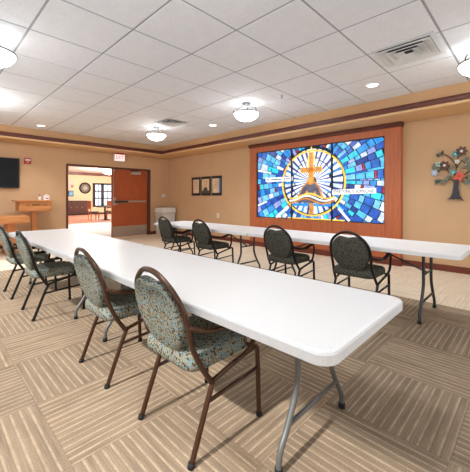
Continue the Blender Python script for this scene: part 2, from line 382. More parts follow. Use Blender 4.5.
lt = thing('pedestal_table', 'dark pedestal table on the wood floor of the lobby', 'table', (7.12, 16.9, 0))
MB().lathe([(.02, .70), (.42, .70), (.43, .72), (.42, .74), (.02, .74)], n=28).build('tabletop', 'dark', lt); MB().lathe([(.05, .03), (.04, .3), (.05, .7)]).build('pedestal', 'dark', lt); MB().lathe([(.28, 0), (.28, .02), (.06, .05)]).build('base', 'dark', lt)

# ---------------------------------------------------------------- folding tables
def make_table(label, cx, y0, L, legmat, lx=0):
    t = thing('folding_table', label, 'table', (cx, y0 + L / 2, 0), 0, 'white folding tables in two rows')
    W = .79; h = .715
    top = MB(); o = rounded_rect(-W / 2, W / 2, -L / 2, L / 2, .065)
    n = len(o); rings = [(0.0, h - .045), (0, h - .012), (-.004, h - .004), (-.014, h)]
    def off(p, d):
        s = ((W / 2 + d) / (W / 2), (L / 2 + d) / (L / 2)); return (p[0] * s[0], p[1] * s[1])
    vs = []; fs = []
    for d, z in rings: vs += [(*off(p, d), z) for p in o]
    for r in range(len(rings) - 1):
        for k in range(n): fs.append((r * n + k, r * n + (k + 1) % n, (r + 1) * n + (k + 1) % n, (r + 1) * n + k))
    fs.append(tuple((len(rings) - 1) * n + k for k in range(n)))
    base = len(vs); vs += [(*off(p, -.015), h - .045) for p in o]; vs += [(*off(p, -.022), h - .022) for p in o]
    for k in range(n):
        fs.append((base + k, base + (k + 1) % n, (k + 1) % n, k)); fs.append((base + n + k, base + n + (k + 1) % n, base + (k + 1) % n, base + k))
    fs.append(tuple(base + n + k for k in range(n))[::-1])
    top.add(vs, fs); tp = top.build('tabletop', 'table_white', t)
    MB().box(-.27, -.245, -L / 2 + .2, L / 2 - .2, h - .06, h - .021).box(.245, .27, -L / 2 + .2, L / 2 - .2, h - .06, h - .021).build('rail', legmat, t)
    for e in (-1, 1):
        ye = e * (L / 2 - .345)
        for s in (-1, 1):
            pts = spline([(s * .16, ye, h - .03), (s * .155, ye, .46), (s * .16, ye, .33), (s * .235, ye, .18), (s * .295, ye, .09), (s * .305, ye, .0)], 5)
            l = MB().tube(pts, .0145, 10).build('leg', legmat, t)
            MB().tube([(s * .305, ye, 0.0), (s * .304, ye, .03)], .019, 10).build('rubber_foot', 'rubber', l)
        MB().tube([(-.235, ye, .18), (.235, ye, .18)], .011, 8).build('crossbar', legmat, t)
        MB().tube([(-.155, ye, .44), (.155, ye, .44)], .009, 8).tube([(0, ye, .44), (0, ye - e * .58, h - .045)], .01, 8).build('brace', legmat, t)
        MB().tube([(-.26, ye, h - .035), (.26, ye, h - .035)], .013, 8).build('pivot_bar', legmat, t)
    for ch in t.children:
        if ch.name.split('.')[0] in ('leg', 'crossbar', 'brace', 'pivot_bar'): ch.location.x = lx
    return t
TY = .462; TL = 2.49
T1X, T3X = 1.288, 3.64
make_table('white folding table with the two bronze-framed chairs tucked against it', T1X, TY, TL, 'grey_leg', .115)
make_table('white folding table pointing at the wooden altar table, two dark-framed chairs along it', T1X, TY + TL + .004, TL, 'grey_leg', .115)
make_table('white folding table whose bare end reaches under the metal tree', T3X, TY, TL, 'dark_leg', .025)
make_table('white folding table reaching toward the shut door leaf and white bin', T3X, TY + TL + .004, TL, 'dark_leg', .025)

# ---------------------------------------------------------------- stacking armchairs
def back_x(z):                                                # lean of the back frame
    pts = [(.33, -.10), (.42, -.155), (.5, -.195), (.65, -.235), (.885, -.31)]
    for (z0, x0), (z1, x1) in zip(pts, pts[1:]):
        if z <= z1: return x0 + (x1 - x0) * (z - z0) / (z1 - z0)
    return pts[-1][1]
def make_chair(name, label, loc, rz, fab, met, group):
    c = thing(name, label, 'chair', loc, rz, group)
    # seat cushion: rounded slab, domed
    o = rounded_rect(-.205, .205, -.215, .215, .07, 5); n = len(o)
    rings = [(.9, .40), (1, .408), (1.02, .43), (1.0, .462), (.93, .478), (.75, .487), (.4, .492)]
    vs = [(x * k - .01, y * k, z) for k, z in rings for x, y in o]; fs = []
    for r in range(len(rings) - 1):
        for k in range(n): fs.append((r * n + k, r * n + (k + 1) % n, (r + 1) * n + (k + 1) % n, (r + 1) * n + k))
    fs += [tuple(range(n))[::-1], tuple((len(rings) - 1) * n + k for k in range(n))]
    MB().add(vs, fs, 0, True).build('seat', fab, c)
    # back pad: oval with a dip along its upper edge
    outl = []
    for k in range(40):
        a = 2 * PI * k / 40; y = .192 * math.cos(a); z = .643 + .199 * math.sin(a)
        y *= 1 - .14 * max(0, -math.sin(a)) ** 2
        if math.sin(a) > .55: z = min(z, .807 + .2 * abs(y)) if abs(y) < .1 else z
        outl.append((y, z))
    rings = [(.86, -.034), (.96, -.03), (1.0, -.014), (1.0, .014), (.96, .03), (.8, .036)]
    vs = []; fs = []; n = 40; zc = .65
    for k, d in rings:
        for y, z in outl:
            zz = zc + (z - zc) * k; vs.append((back_x(zz) + d, y * k, zz))
    for r in range(len(rings) - 1):
        for k in range(n): fs.append((r * n + k, r * n + (k + 1) % n, (r + 1) * n + (k + 1) % n, (r + 1) * n + k))
    fs += [tuple(range(n))[::-1], tuple((len(rings) - 1) * n + k for k in range(n))]
    MB().add(vs, fs, 0, True).build('backrest', fab, c)
    half = [(.335, .222), (.42, .213), (.52, .203), (.62, .207), (.715, .199), (.785, .163), (.837, .10), (.863, .04)]
    pts = [(back_x(z), -y, z) for z, y in half] + [(back_x(z), y, z) for z, y in half[::-1]]
    MB().tube(spline(pts, 5), .0135, 10).build('back_frame', met, c)
    MB().tube([(back_x(.44), -.205, .44), (back_x(.44), .205, .44)], .011, 8).build('cross_rail', met, c)
    MB().tube([(.21, -.215, .392), (.21, .215, .392)], .011, 8).build('cross_rail', met, c)
    for s in (-1, 1):
        y = s * .222
        l = MB().tube(spline([(-.085, y, .345), (-.12, y, .27), (-.225, y * 1.0, 0)], 5), .0135, 10).build('leg', met, c)
        MB().tube([(-.225, y, 0), (-.219, y, .022)], .017, 10).build('foot_cap', 'rubber', l)
        l = MB().tube(spline([(.20, y, .40), (.228, y, .385), (.236, y, .33), (.25, y, 0)], 6), .0135, 10).build('leg', met, c)
        MB().tube([(.25, y, 0), (.249, y, .022)], .017, 10).build('foot_cap', 'rubber', l)
        MB().tube(spline([(-.10, y, .335), (.02, y, .362), (.21, y, .398)], 5), .012, 8).build('side_rail', met, c)
        MB().tube([(-.128, y, .25), (.241, y, .275)], .0095, 8).build('stretcher', met, c)
        z0 = .625
        ap = spline([(back_x(z0), s * .207, z0), (-.14, s * .245, .595), (-.02, s * .262, .592), (.08, s * .263, .615), (.135, s * .263, .62), (.165, s * .262, .59), (.168, s * .26, .52), (.16, s * .25, .44), (.13, s * .225, .385)], 5)
        a = MB().tube(ap, .0125, 10).build('arm', met, c)
        MB().tube(spline([(-.04, s * .2625, .594), (.02, s * .263, .603), (.08, s * .263, .619), (.13, s * .263, .624)], 4), [.016] * 2 + [.0185] * 9 + [.016] * 2, 10).build('arm_pad', 'rubber', a)
    return c
g1 = 'armchairs along the front row of tables'; g2 = 'armchairs along the row by the glass panel'
A = make_chair('stacking_armchair', 'bronze-framed armchair with teal and tan fabric, first of its row, nearest the camera', (1.075, 1.33, 0), 0, 'fabric', 'bronze', g1)
dup(A, 'bronze-framed armchair with teal and tan fabric, just behind the nearest one', (1.06, 2.18, 0))
C = make_chair('stacking_armchair', 'dark-framed armchair with pale patterned seat, third along the front row', (1.01, 3.76, 0), 0, 'fabric', 'dark_bronze', g1)
dup(C, 'dark-framed armchair cut by the left edge of the photo, nearest the altar table', (1.0, 4.70, 0))
R4 = make_chair('stacking_armchair', 'dark armchair last in the glass panel row, nearest the bare table end', (3.31, 1.365, 0), 0, 'fabric_dark', 'dark_bronze', g2)
dup(R4, 'dark armchair by the glass panel, beside the one nearest the bare table end', (3.34, 2.29, 0))
dup(R4, 'dark armchair nearer the camera of the two at the far end of its row', (3.36, 3.79, 0))
dup(R4, 'dark armchair farthest down the row, in front of the white bin', (3.36, 4.80, 0))

# ---------------------------------------------------------------- stained glass panel in its wooden surround
sg = thing('stained_glass_panel', 'large backlit blue stained glass panel with a gold cross in a wooden surround', 'stained glass', (XR, 3.53, 0))
FXF = -.13                                                    # face of the surround
Y0, Y1 = 1.72 - 3.53, 5.28 - 3.53                             # its sides
GY0, GY1, GZ0, GZ1 = 1.99 - 3.53, 5.06 - 3.53, .725, 2.345
MB().box(FXF, 0, Y0, GY0, .1, 2.5).box(FXF, 0, GY1, Y1, .1, 2.5).box(FXF, 0, GY0, GY1, .1, GZ0).box(FXF, 0, GY0, GY1, GZ1, 2.5).build('frame', 'cherry', sg, bevel=.004)
MB().box(FXF - .03, 0, Y0 - .025, Y1 + .025, 2.5, 2.556).box(FXF - .015, 0, Y0 - .012, Y1 + .012, 2.47, 2.5).build('top_moulding', 'mahogany', sg, bevel=.006)
MB().box(FXF - .02, 0, Y0 - .015, Y1 + .015, 0, .12).build('plinth', 'baseboard', sg, bevel=.006)
def gf(a, z, d): return (d, -a, z)                            # a runs to the right as one faces the panel
A0, A1 = -GY1, -GY0
seams = [A0, -(4.02 - 3.53), -(3.035 - 3.53), A1]
GM = ['lead'] + []
M['lead'] = flat('lead', (18, 22, 34), .5)
glass_cols = [(26, 92, 186), (40, 142, 226), (16, 58, 140), (76, 180, 240), (40, 200, 226), (140, 158, 226), (228, 236, 250), (196, 214, 246), (186, 32, 52), (240, 246, 252), (28, 76, 168), (110, 190, 240)]
def glassmat(i, c):
    t = NT(f'stained_glass_{i}'); v = t.noise(t.coord(), 9, 4, .6); L_ = lin(*c)
    lo = tuple(x * .68 for x in L_[:3]) + (1,); hi = tuple(min(1, x * 1.2 + .015) for x in L_[:3]) + (1,)
    cc = t.ramp(v, [(.3, lo), (.7, hi)]); t.l(cc, t.b.inputs['Base Color']); t.l(cc, t.b.inputs['Emission Color'])
    t.b.inputs['Emission Strength'].default_value = GLASS; t.b.inputs['Roughness'].default_value = .25
    return t.m
GLASS = .46
gm = [glassmat(i, c) for i, c in enumerate(glass_cols)]
M['yellow_glass'] = glassmat(20, (236, 196, 74)); M['gold_glass'] = glassmat(21, (198, 132, 48)); M['amber_glass'] = glassmat(22, (222, 160, 66)); M['grey_glass'] = glassmat(23, (84, 84, 104)); M['white_glass'] = glassmat(24, (244, 246, 248))
CA, CZc = .02, 1.45
R0 = .76
def clip(poly, a0, a1, b0, b1):
    for ax, val, sg_ in ((0, a0, 1), (0, a1, -1), (1, b0, 1), (1, b1, -1)):
        out = []
        for i in range(len(poly)):
            p, q = poly[i - 1], poly[i]; dp = (p[ax] - val) * sg_; dq = (q[ax] - val) * sg_
            if (dp >= 0) != (dq >= 0):
                t_ = dp / (dp - dq); out.append((p[0] + (q[0] - p[0]) * t_, p[1] + (q[1] - p[1]) * t_))
            if dq >= 0: out.append(q)
        poly = out
        if len(poly) < 3: return []
    return poly
def shrink(poly, d):
    cx = sum(p[0] for p in poly) / len(poly); cz = sum(p[1] for p in poly) / len(poly); out = []
    for x, z in poly:
        r = math.hypot(x - cx, z - cz)
        if r < d * 1.6: return []
        k = 1 - d / r; out.append((cx + (x - cx) * k, cz + (z - cz) * k))
    return out
cells = []
rg = random.Random(11)
def cell(r0, r1, t0, t1, ci):
    q = [(CA + r * math.cos(t_), CZc + .12 + (r * math.sin(t_))) for r, t_ in ((r0, t0), (r1, t0), (r1, (t0 + t1) / 2), (r1, t1), (r0, t1), (r0, (t0 + t1) / 2))]
    cells.append((q, ci))
NS = 46
# outer field: bricks fanning out from the cross
tt = 0; idx = 0
while tt < 2 * PI - .02:
    w = rg.choice((.075, .09, .10, .12, .11, .09, .03)); t1 = min(tt + w, 2 * PI)
    r = R0 - .05 + rg.uniform(0, .06)
    if w < .04:
        while r < 2.2:
            d = rg.uniform(.35, .6); cell(r, r + d, tt, t1, rg.choice((9, 0, 3, 2, 7))); r += d
    else:
        while r < 2.2:
            if rg.random() < .1: d = .045; ci = 8
            else: d = rg.uniform(.11, .24); ci = rg.choice((0, 0, 1, 1, 2, 3, 3, 4, 4, 5, 6, 7, 10, 11, 11, 1, 0, 10, 5))
            cell(r, r + d, tt, t1, ci); r += d
    tt = t1
# inner disc: white rays between blue ones
k = 0; tt = 0
while tt < 2 * PI - .03:
    w = (.13, .07)[k % 2] * rg.uniform(.85, 1.15); t1 = min(tt + w, 2 * PI)
    if k % 2 == 0:
        c1 = rg.uniform(.42, .52); cell(.10, c1, tt, t1, rg.choice((9, 9, 11, 9, 6))); cell(c1, R0 - .04, tt, t1, rg.choice((9, 9, 9, 7)))
    else:
        c1 = rg.uniform(.3, .5); cell(.10, c1, tt, t1, rg.choice((0, 2, 4, 10, 1))); cell(c1, R0 - .04, tt, t1, rg.choice((2, 0, 1, 2)))
    tt = t1; k += 1
MB().box(-.085, -.02, GY0, GY1, GZ0, GZ1).build('light_box', 'lead', sg)
for p in range(3):
    m = MB(); a0, a1 = seams[p] + .011, seams[p + 1] - .011
    for q, ci in cells:
        pl = clip(q, a0, a1, GZ0 + .012, GZ1 - .012)
        if len(pl) >= 3:
            pl = shrink(pl, .012)
            if len(pl) >= 3: m.prism(pl, gf, -.092, -.084, ci)
    m.build('glass_pane', gm, sg)
def poly_part(name, polys, mat, d0=-.098, d1=-.09, parent=sg):
    m = MB()
    for pl in polys: m.prism(pl, gf, d0, d1)
    return m.build(name, mat, parent)
def ribbon(name, pts, w, mat, d0=-.104, d1=-.091, parent=sg, closed=False):
    pts = [Vector((a, b)) for a, b in pts]; m = MB(); N = len(pts); Lf = []; Rt = []
    for i in range(N):
        a = pts[(i - 1) % N] if closed or i else pts[i]; b = pts[(i + 1) % N] if closed or i < N - 1 else pts[i]
        tdir = (b - a).normalized(); nn = Vector((-tdir.y, tdir.x)) * w / 2; Lf.append(pts[i] + nn); Rt.append(pts[i] - nn)
    for i in range(N if closed else N - 1):
        j = (i + 1) % N; m.prism([Lf[i], Rt[i], Rt[j], Lf[j]], gf, d0, d1)
    return m.build(name, mat, parent)
CC = (CA, 1.53)
ring = [(CC[0] + R0 * math.cos(a * PI / 40), CC[1] + R0 * .93 * math.sin(a * PI / 40)) for a in range(80)]
ribbon('ring', ring, .038, 'yellow_glass', closed=True)
# star spike over the cross, and the two white rays falling from the ring
poly_part('spike', [[(CA - .13, 1.93), (CA, 2.33), (CA + .13, 1.93)]], 'white_glass', -.1, -.093)
ribbon('spike_outline', [(CA - .13, 1.93), (CA, 2.33), (CA + .13, 1.93)], .02, 'yellow_glass', -.106, -.095)
for s, e in ((-1, .95), (1, .85)): ribbon('ray', [(CA + s * .62, 1.0), (CA + s * e, GZ0 + .02)], .05, 'white_glass')
poly_part('cross', [[(CA - .05, .86), (CA + .05, .86), (CA + .05, 2.2), (CA - .05, 2.2)], [(CA - .25, 1.77), (CA + .25, 1.77), (CA + .25, 1.87), (CA - .25, 1.87)]], 'gold_glass', -.112, -.1)
ribbon('cross_edge', [(CA - .055, 1.5), (CA - .055, 1.765), (CA - .255, 1.765), (CA - .255, 1.875), (CA - .055, 1.875), (CA - .055, 2.2), (CA + .055, 2.2), (CA + .055, 1.875), (CA + .255, 1.875), (CA + .255, 1.765), (CA + .055, 1.765), (CA + .055, 1.5)], .014, 'yellow_glass', -.118, -.1)
poly_part('water_band', [[(CA - .52, 1.03), (CA + .52, 1.03), (CA + .52, 1.09), (CA - .52, 1.09)]], gm[1], -.108, -.092)
# bowed figure with outstretched arms
body = [(-.34, 1.2), (-.28, 1.32), (-.2, 1.45), (-.11, 1.53), (-.06, 1.56), (.06, 1.56), (.13, 1.52), (.2, 1.42), (.24, 1.3), (.27, 1.2)]
body = [(CA + a, b) for a, b in body]
fig = poly_part('figure', [body], 'grey_glass', -.118, -.1)
ribbon('figure_outline', body, .03, 'gold_glass', -.126, -.11, fig)
head = [(CA + .0 + .075 * math.cos(a * PI / 10), 1.585 + .085 * math.sin(a * PI / 10)) for a in range(20)]
poly_part('figure_head', [head], 'amber_glass', -.128, -.11, fig); ribbon('figure_halo', head, .022, 'gold_glass', -.132, -.112, fig, True)
poly_part('figure_hands', [[(CA - .16, 1.24), (CA - .04, 1.27), (CA - .1, 1.38)], [(CA + .14, 1.24), (CA + .04, 1.26), (CA + .1, 1.36)]], 'amber_glass', -.128, -.115, fig)
wave = lambda dz, ph: [(CA + a / 20, 1.19 + dz + .055 * math.sin(a / 20 * 7.5 + ph)) for a in range(-11, 12)]
poly_part('robe', [[(CA - .5, 1.1), (CA + .5, 1.1), (CA + .46, 1.17), (CA, 1.2), (CA - .46, 1.17)]], 'grey_glass', -.116, -.1)
for dz, ph, mt in ((.06, 1.9, 'yellow_glass'), (.01, 2.3, 'white_glass'), (-.05, 2.6, 'gold_glass')): ribbon('robe_fold', wave(dz, ph), .034, mt, -.13, -.112)
poly_part('lower_strip', [[(CA - .62, GZ0 + .012), (CA + .75, GZ0 + .012), (CA + .75, GZ0 + .04), (CA - .62, GZ0 + .04)]], 'yellow_glass', -.1, -.09)
ba = poly_part('banner', [[(-4.77 + 3.53, 1.60), (-4.0 + 3.53, 1.60), (-4.0 + 3.53, 1.70), (-4.77 + 3.53, 1.70)]], 'white_glass', -.112, -.092)
M['ink'] = flat('ink', (30, 36, 70), .6)
mk = MB()
for a, w in ((-1.19, .05), (-1.09, .03), (-1.04, .05), (-.98, .05), (-.92, .04), (-.86, .05), (-.80, .03), (-.70, .04), (-.64, .05), (-.57, .04)): mk.box(-.115, -.111, -a, -a - w, 1.637, 1.662)
mk.build('lettering', 'ink', ba)
bb_ = poly_part('banner', [[(-3.03 + 3.53, 1.275), (-2.15 + 3.53, 1.295), (-2.15 + 3.53, 1.395), (-3.03 + 3.53, 1.375)]], 'white_glass', -.112, -.092)
text('EVERYONE IS SOMEONE', 'lettering', .088, 'ink', bb_, (-.113, -.94, 1.335), RIGHT, .80)
for a in seams[1:3]: MB().box(-.12, -.02, -a - .011, -a + .011, GZ0, GZ1).build('lead_bar', 'lead', sg)
MB().box(-.10, -.02, GY0, GY0 + .018, GZ0, GZ1).box(-.10, -.02, GY1 - .03, GY1, GZ0, GZ1).box(-.10, -.02, GY0, GY1, GZ1 - .02, GZ1).box(-.1, -.02, GY0, GY1, GZ0, GZ0 + .01).build('inner_edge', 'lead', sg)

# ---------------------------------------------------------------- right wall: metal tree, prints, outlet
tr = thing('metal_tree', 'metal tree wall art with coloured flowers on the tan wall right of the glass panel', 'wall decoration', (XR, .93, 1.17))
M['bark'] = flat('bark', (56, 54, 58), .4, .4, vary=.3, vscale=40); M['twig'] = flat('twig', (86, 68, 54), .45, .4)
def tf(a, z, d): return (d, -a, z)
trunk = [(-.175, .0), (-.12, .012), (-.075, .05), (-.05, .12), (-.035, .22), (-.025, .32), (-.01, .38), (.02, .38), (.035, .28), (.035, .18), (.05, .08), (.09, .015), (.105, -.005), (.05, .02), (.03, .015), (.0, .03), (-.04, .015), (-.07, .025), (-.12, .005)]
MB().prism(trunk[:14] + [(.03, .015), (0, .03), (-.04, .015), (-.08, .02)], tf, -.05, -.03).build('trunk', 'bark', tr)
brs = [[(-.01, .34), (.0, .45), (.0, .55), (-.04, .64), (-.12, .73), (-.21, .76)], [(.0, .5), (.05, .6), (.12, .66)], [(-.02, .3), (-.08, .34), (-.16, .33), (-.23, .33)], [(.0, .33), (.08, .33), (.15, .37)], [(.0, .4), (-.08, .44), (-.16, .54), (-.25, .47)], [(.0, .52), (.02, .66), (.06, .78)], [(.02, .36), (.12, .28), (.17, .28)], [(.02, .38), (.12, .42), (.22, .5)], [(-.16, .5), (-.25, .56)], [(.1, .6), (.2, .56)], [(-.06, .38), (-.12, .36)]]
for b in brs: MB().tube([tf(p[0], p[1], -.04) for p in spline([(q[0], q[1], 0) for q in b], 4)], .0075, 8).build('branch', 'twig', tr)
fc = {n: flat('flower_' + n, c, .45, .2) for n, c in dict(coral=(214, 84, 56), teal=(76, 146, 154), brown=(92, 58, 44), pale=(176, 200, 178), blue=(170, 190, 212), leaf=(112, 116, 98), white=(226, 220, 206), rust=(150, 84, 62)).items()}
def flower(a, z, r, col, petals, ctr='white', d=-.055):
    pts = []
    for k in range(petals * 6):
        t_ = 2 * PI * k / (petals * 6); rr = 1.12 * r * (.82 + .18 * math.cos(petals * t_)); pts.append((a + rr * math.cos(t_), z + rr * math.sin(t_)))
    f = MB().prism(pts, tf, d, d + .012); o = f.build('flower', fc[col], tr)
    MB().prism([(a + r * .28 * math.cos(k * PI / 6), z + r * .28 * math.sin(k * PI / 6)) for k in range(12)], tf, d - .008, d).build('flower_centre', fc[ctr], o)
def leafm(a, z, r, ang, d=-.05):
    pts = [(a + r * math.cos(t_) * math.cos(ang) - .5 * r * math.sin(t_) * math.sin(ang), z + r * math.cos(t_) * math.sin(ang) + .5 * r * math.sin(t_) * math.cos(ang)) for t_ in [2 * PI * k / 14 for k in range(14)]]
    MB().prism(pts, tf, d, d + .01).build('leaf', fc['leaf'], tr)
for f in ((.045, .385, .072, 'coral', 5, 'rust'), (-.03, .445, .05, 'teal', 6, 'pale'), (-.15, .57, .07, 'brown', 7, 'white'), (.078, .78, .075, 'brown', 7, 'white'), (-.005, .742, .05, 'teal', 6, 'pale'), (.02, .618, .036, 'white', 5, 'pale'), (-.293, .455, .05, 'blue', 6, 'white'), (-.235, .595, .045, 'pale', 5, 'leaf'), (.235, .53, .06, 'rust', 6, 'white'), (.25, .42, .05, 'teal', 6, 'pale')): flower(*f, d=-.066)
for a, z, r, g_ in ((-.215, .76, .05, .3), (-.25, .74, .04, 2.2), (-.18, .79, .035, 1.4), (-.3, .56, .055, 1.2), (-.25, .52, .04, .4), (-.245, .325, .055, .2), (-.2, .29, .045, 2.4), (-.27, .29, .04, 1.0), (-.12, .355, .05, 1.1), (-.16, .31, .04, 2.8), (.135, .66, .045, .6), (.16, .58, .05, 2.0), (.2, .63, .045, 1.2), (.12, .53, .045, .3), (.17, .5, .04, 1.6), (.15, .28, .055, .4), (.2, .31, .04, 2.2), (.19, .385, .05, .9), (.11, .33, .035, 1.8), (-.06, .53, .035, .8)): leafm(a, z, r, g_)
MB().box(-.045, 0, -.02, .02, .22, .26).build('wall_mount', 'twig', tr)

pc = [('print with a dark red strip, left of the three framed prints', (112, 34, 44), -.15, .04), ('print with a dark dome, in the middle of the three framed prints', (86, 70, 62), 0, .3), ('print with a blue strip, right of the three framed prints', (86, 130, 178), .15, .05)]
M['print_paper'] = flat('print_paper', (226, 198, 160), .6, vary=.12, vscale=9); M['print_mark'] = flat('print_mark', (182, 142, 108), .6); M['frame_black'] = flat('frame_black', (34, 32, 34), .4)
for i, (lb, c, a, w) in enumerate(pc):
    y = 7.62 - i * .475
    t_ = thing('framed_print', 'black-framed ' + lb, 'picture', (XR, y, 1.565), 0, 'framed prints on the right wall')
    MB().box(-.03, 0, -.21, .21, -.285, .285).build('frame', 'frame_black', t_, bevel=.004)
    MB().box(-.034, -.03, -.165, .165, -.21, .21).build('print', 'print_paper', t_)
    m = MB()
    if i == 1: m.prism([(-.165, -.21), (.165, -.21), (.165, -.13)] + [(.1 * math.cos(k * PI / 8), -.14 + .11 * math.sin(k * PI / 8)) for k in range(9)] + [(-.165, -.13)], gf, -.037, -.034)
    else: m.box(-.037, -.034, *(sorted((-(a - .04 if a < 0 else a - .03), -(a + .03 if a < 0 else a + .04)))), -.21, .21)
    m.build('motif', flat('motif_%d' % i, c, .6), t_)
    m = MB()
    for k in range(5): m.box(-.0365, -.034, -.07, .07 - .02 * (k % 2), .13 - .05 * k, .145 - .05 * k)
    m.build('lettering', 'print_mark', t_)
ou = thing('wall_outlet', 'white outlet plate low on the right wall below the framed prints', 'outlet', (XR, 6.62, .70))
MB().box(-.008, 0, -.045, .045, -.07, .07).build('plate', 'white', ou, bevel=.002)
for z in (-.033, .033): MB().box(-.011, -.008, -.018, .018, z - .02, z + .02).build('socket', 'offwhite', ou)

# ---------------------------------------------------------------- back wall items
def bthing(*a, **k): return thing(*a, **k)
tv = thing('television', 'black flat television on the back wall, cut off by the left edge of the photo', 'television', (1.10, YB - .001, 1.81))
MB().box(-.63, .63, -.075, -.03, -.365, .365).build('housing', 'black', tv, bevel=.004); MB().box(-.605, .605, -.077, -.075, -.335, .345).build('screen', 'screen', tv); MB().box(-.2, .2, -.03, 0, -.15, .15).build('wall_bracket', 'dark', tv)
st = thing('fire_alarm_strobe', 'red fire alarm strobe high on the back wall beside the television', 'alarm', (1.905, YB + .002, 2.135))
MB().box(-.075, .075, -.05, 0, -.07, .07).build('housing', 'red', st, bevel=.008); MB().box(-.055, .055, -.075, -.05, .0, .04).build('lens', 'white', st, bevel=.008)
text('FIRE', 'lettering', .034, 'white', st, (0, -.052, -.035), BACK)
ex_ = thing('exit_sign', 'lit exit sign hanging above the doorway', 'exit sign', (4.235, YB - .12, 2.42))
M['exit_face'] = glow('exit_face', (255, 214, 214), .55, (240, 230, 228)); M['exit_red'] = glow('exit_red', (230, 30, 40), .8)
MB().box(-.17, .17, -.03, .03, -.11, .10).build('housing', 'white', ex_, bevel=.004); MB().box(-.15, .15, -.034, -.03, -.09, .085).build('face', 'exit_face', ex_)
MB().box(-.12, .12, -.04, .04, .10, .14).build('canopy', 'red', ex_); text('EXIT', 'lettering', .15, 'exit_red', ex_, (0, -.035, 0), BACK, .24)
sw = thing('light_switch', 'pale light switch plate on the back wall right of the door', 'switch', (5.85, YB, 1.285))
MB().box(-.075, .075, -.008, 0, -.06, .06).build('plate', 'offwhite', sw, bevel=.002)
for x in (-.03, .03): MB().box(x - .015, x + .015, -.013, -.008, -.03, .03).build('rocker', 'white', sw)

lc = thing('lectern', 'wooden pedestal stand with a deep boxed top against the back wall', 'stand', (1.95, 8.72, 0))
MB().box(-.40, .39, -.20, .26, 1.125, 1.155).build('top', 'oak', lc, bevel=.004)
MB().box(-.33, .35, -.15, .22, .89, 1.125).build('box', 'oak', lc, bevel=.006)
MB().prism([(-.32, 1.085), (-.08, 1.085), (-.02, 1.115), (.06, 1.115), (.12, 1.085), (.34, 1.085), (.34, .92), (-.32, .92)], lambda a, b, d: (a, d, b), -.165, -.15).build('front_panel', 'oak', lc, bevel=.003)
MB().box(-.08, .10, -.172, -.165, 1.03, 1.05).box(-.2, -.12, -.17, -.165, 1.02, 1.035).box(.14, .24, -.17, -.165, 1.03, 1.045).build('carving', 'jamb', lc)
MB().box(-.05, .045, -.04, .06, .04, .89).build('post', 'oak_v', lc, bevel=.006); MB().box(-.26, .26, -.2, .24, 0, .045).build('base', 'oak', lc, bevel=.006)
so = thing('sanitizer_bottle', 'small white pump bottle standing on the wooden pedestal stand', 'bottle', (2.075, 8.72, 1.155))
MB().lathe([(.028, 0), (.03, .005), (.03, .075), (.018, .088), (.012, .09)], n=16).build('body', 'white', so); MB().lathe([(.014, .088), (.014, .105), (.005, .107), (.005, .128)], n=12).box(-.03, .008, -.007, .007, .125, .135).build('pump', 'dark', so)
tb = thing('tissue_box', 'white box with a red mark standing on the wooden pedestal stand', 'box', (2.215, 8.72, 1.155))
MB().box(-.06, .06, -.05, .05, 0, .115).build('carton', 'white', tb, bevel=.003); MB().box(-.02, .035, -.052, -.05, .03, .055).build('printed_mark', 'red', tb); MB().lathe([(.02, .112), (.03, .125), (.012, .145), (.001, .142)], n=10).build('tissue', 'white', tb)

al = thing('altar_table', 'low thick-topped wooden altar table at the left edge of the photo', 'table', (.93, 8.18, 0))
MB().box(-.76, .76, -.30, .30, .665, .81).build('top', 'oak', al, bevel=.008)
for s in (-1, 1):
    MB().box(s * .45 - .075, s * .45 + .075, -.2, .2, .06, .665).build('leg', 'oak_v', al, bevel=.006); MB().box(s * .45 - .10, s * .45 + .10, -.27, .27, 0, .065).build('foot', 'oak_v', al, bevel=.008)
MB().box(-.4, .4, -.04, .04, .2, .32).build('stretcher', 'oak', al, bevel=.006)

bn = thing('storage_bin', 'white lidded bin standing in the corner by the light switch', 'bin', (5.72, 8.82, 0))
MB().prism([(-.22, 0), (.22, 0), (.25, .74), (-.25, .74)], lambda a, b, d: (a, d, b), -.22, .22).build('body', 'offwhite', bn, bevel=.01); MB().box(-.27, .27, -.245, .245, .74, .80).box(-.25, .25, -.225, .225, .80, .885).build('lid', 'white', bn, bevel=.02)
MB().box(.255, .285, -.1, .1, .62, .72).build('handle', 'dark', bn); MB().box(-.19, .19, -.24, -.225, .42, .66).build('front_plate', 'grille', bn)

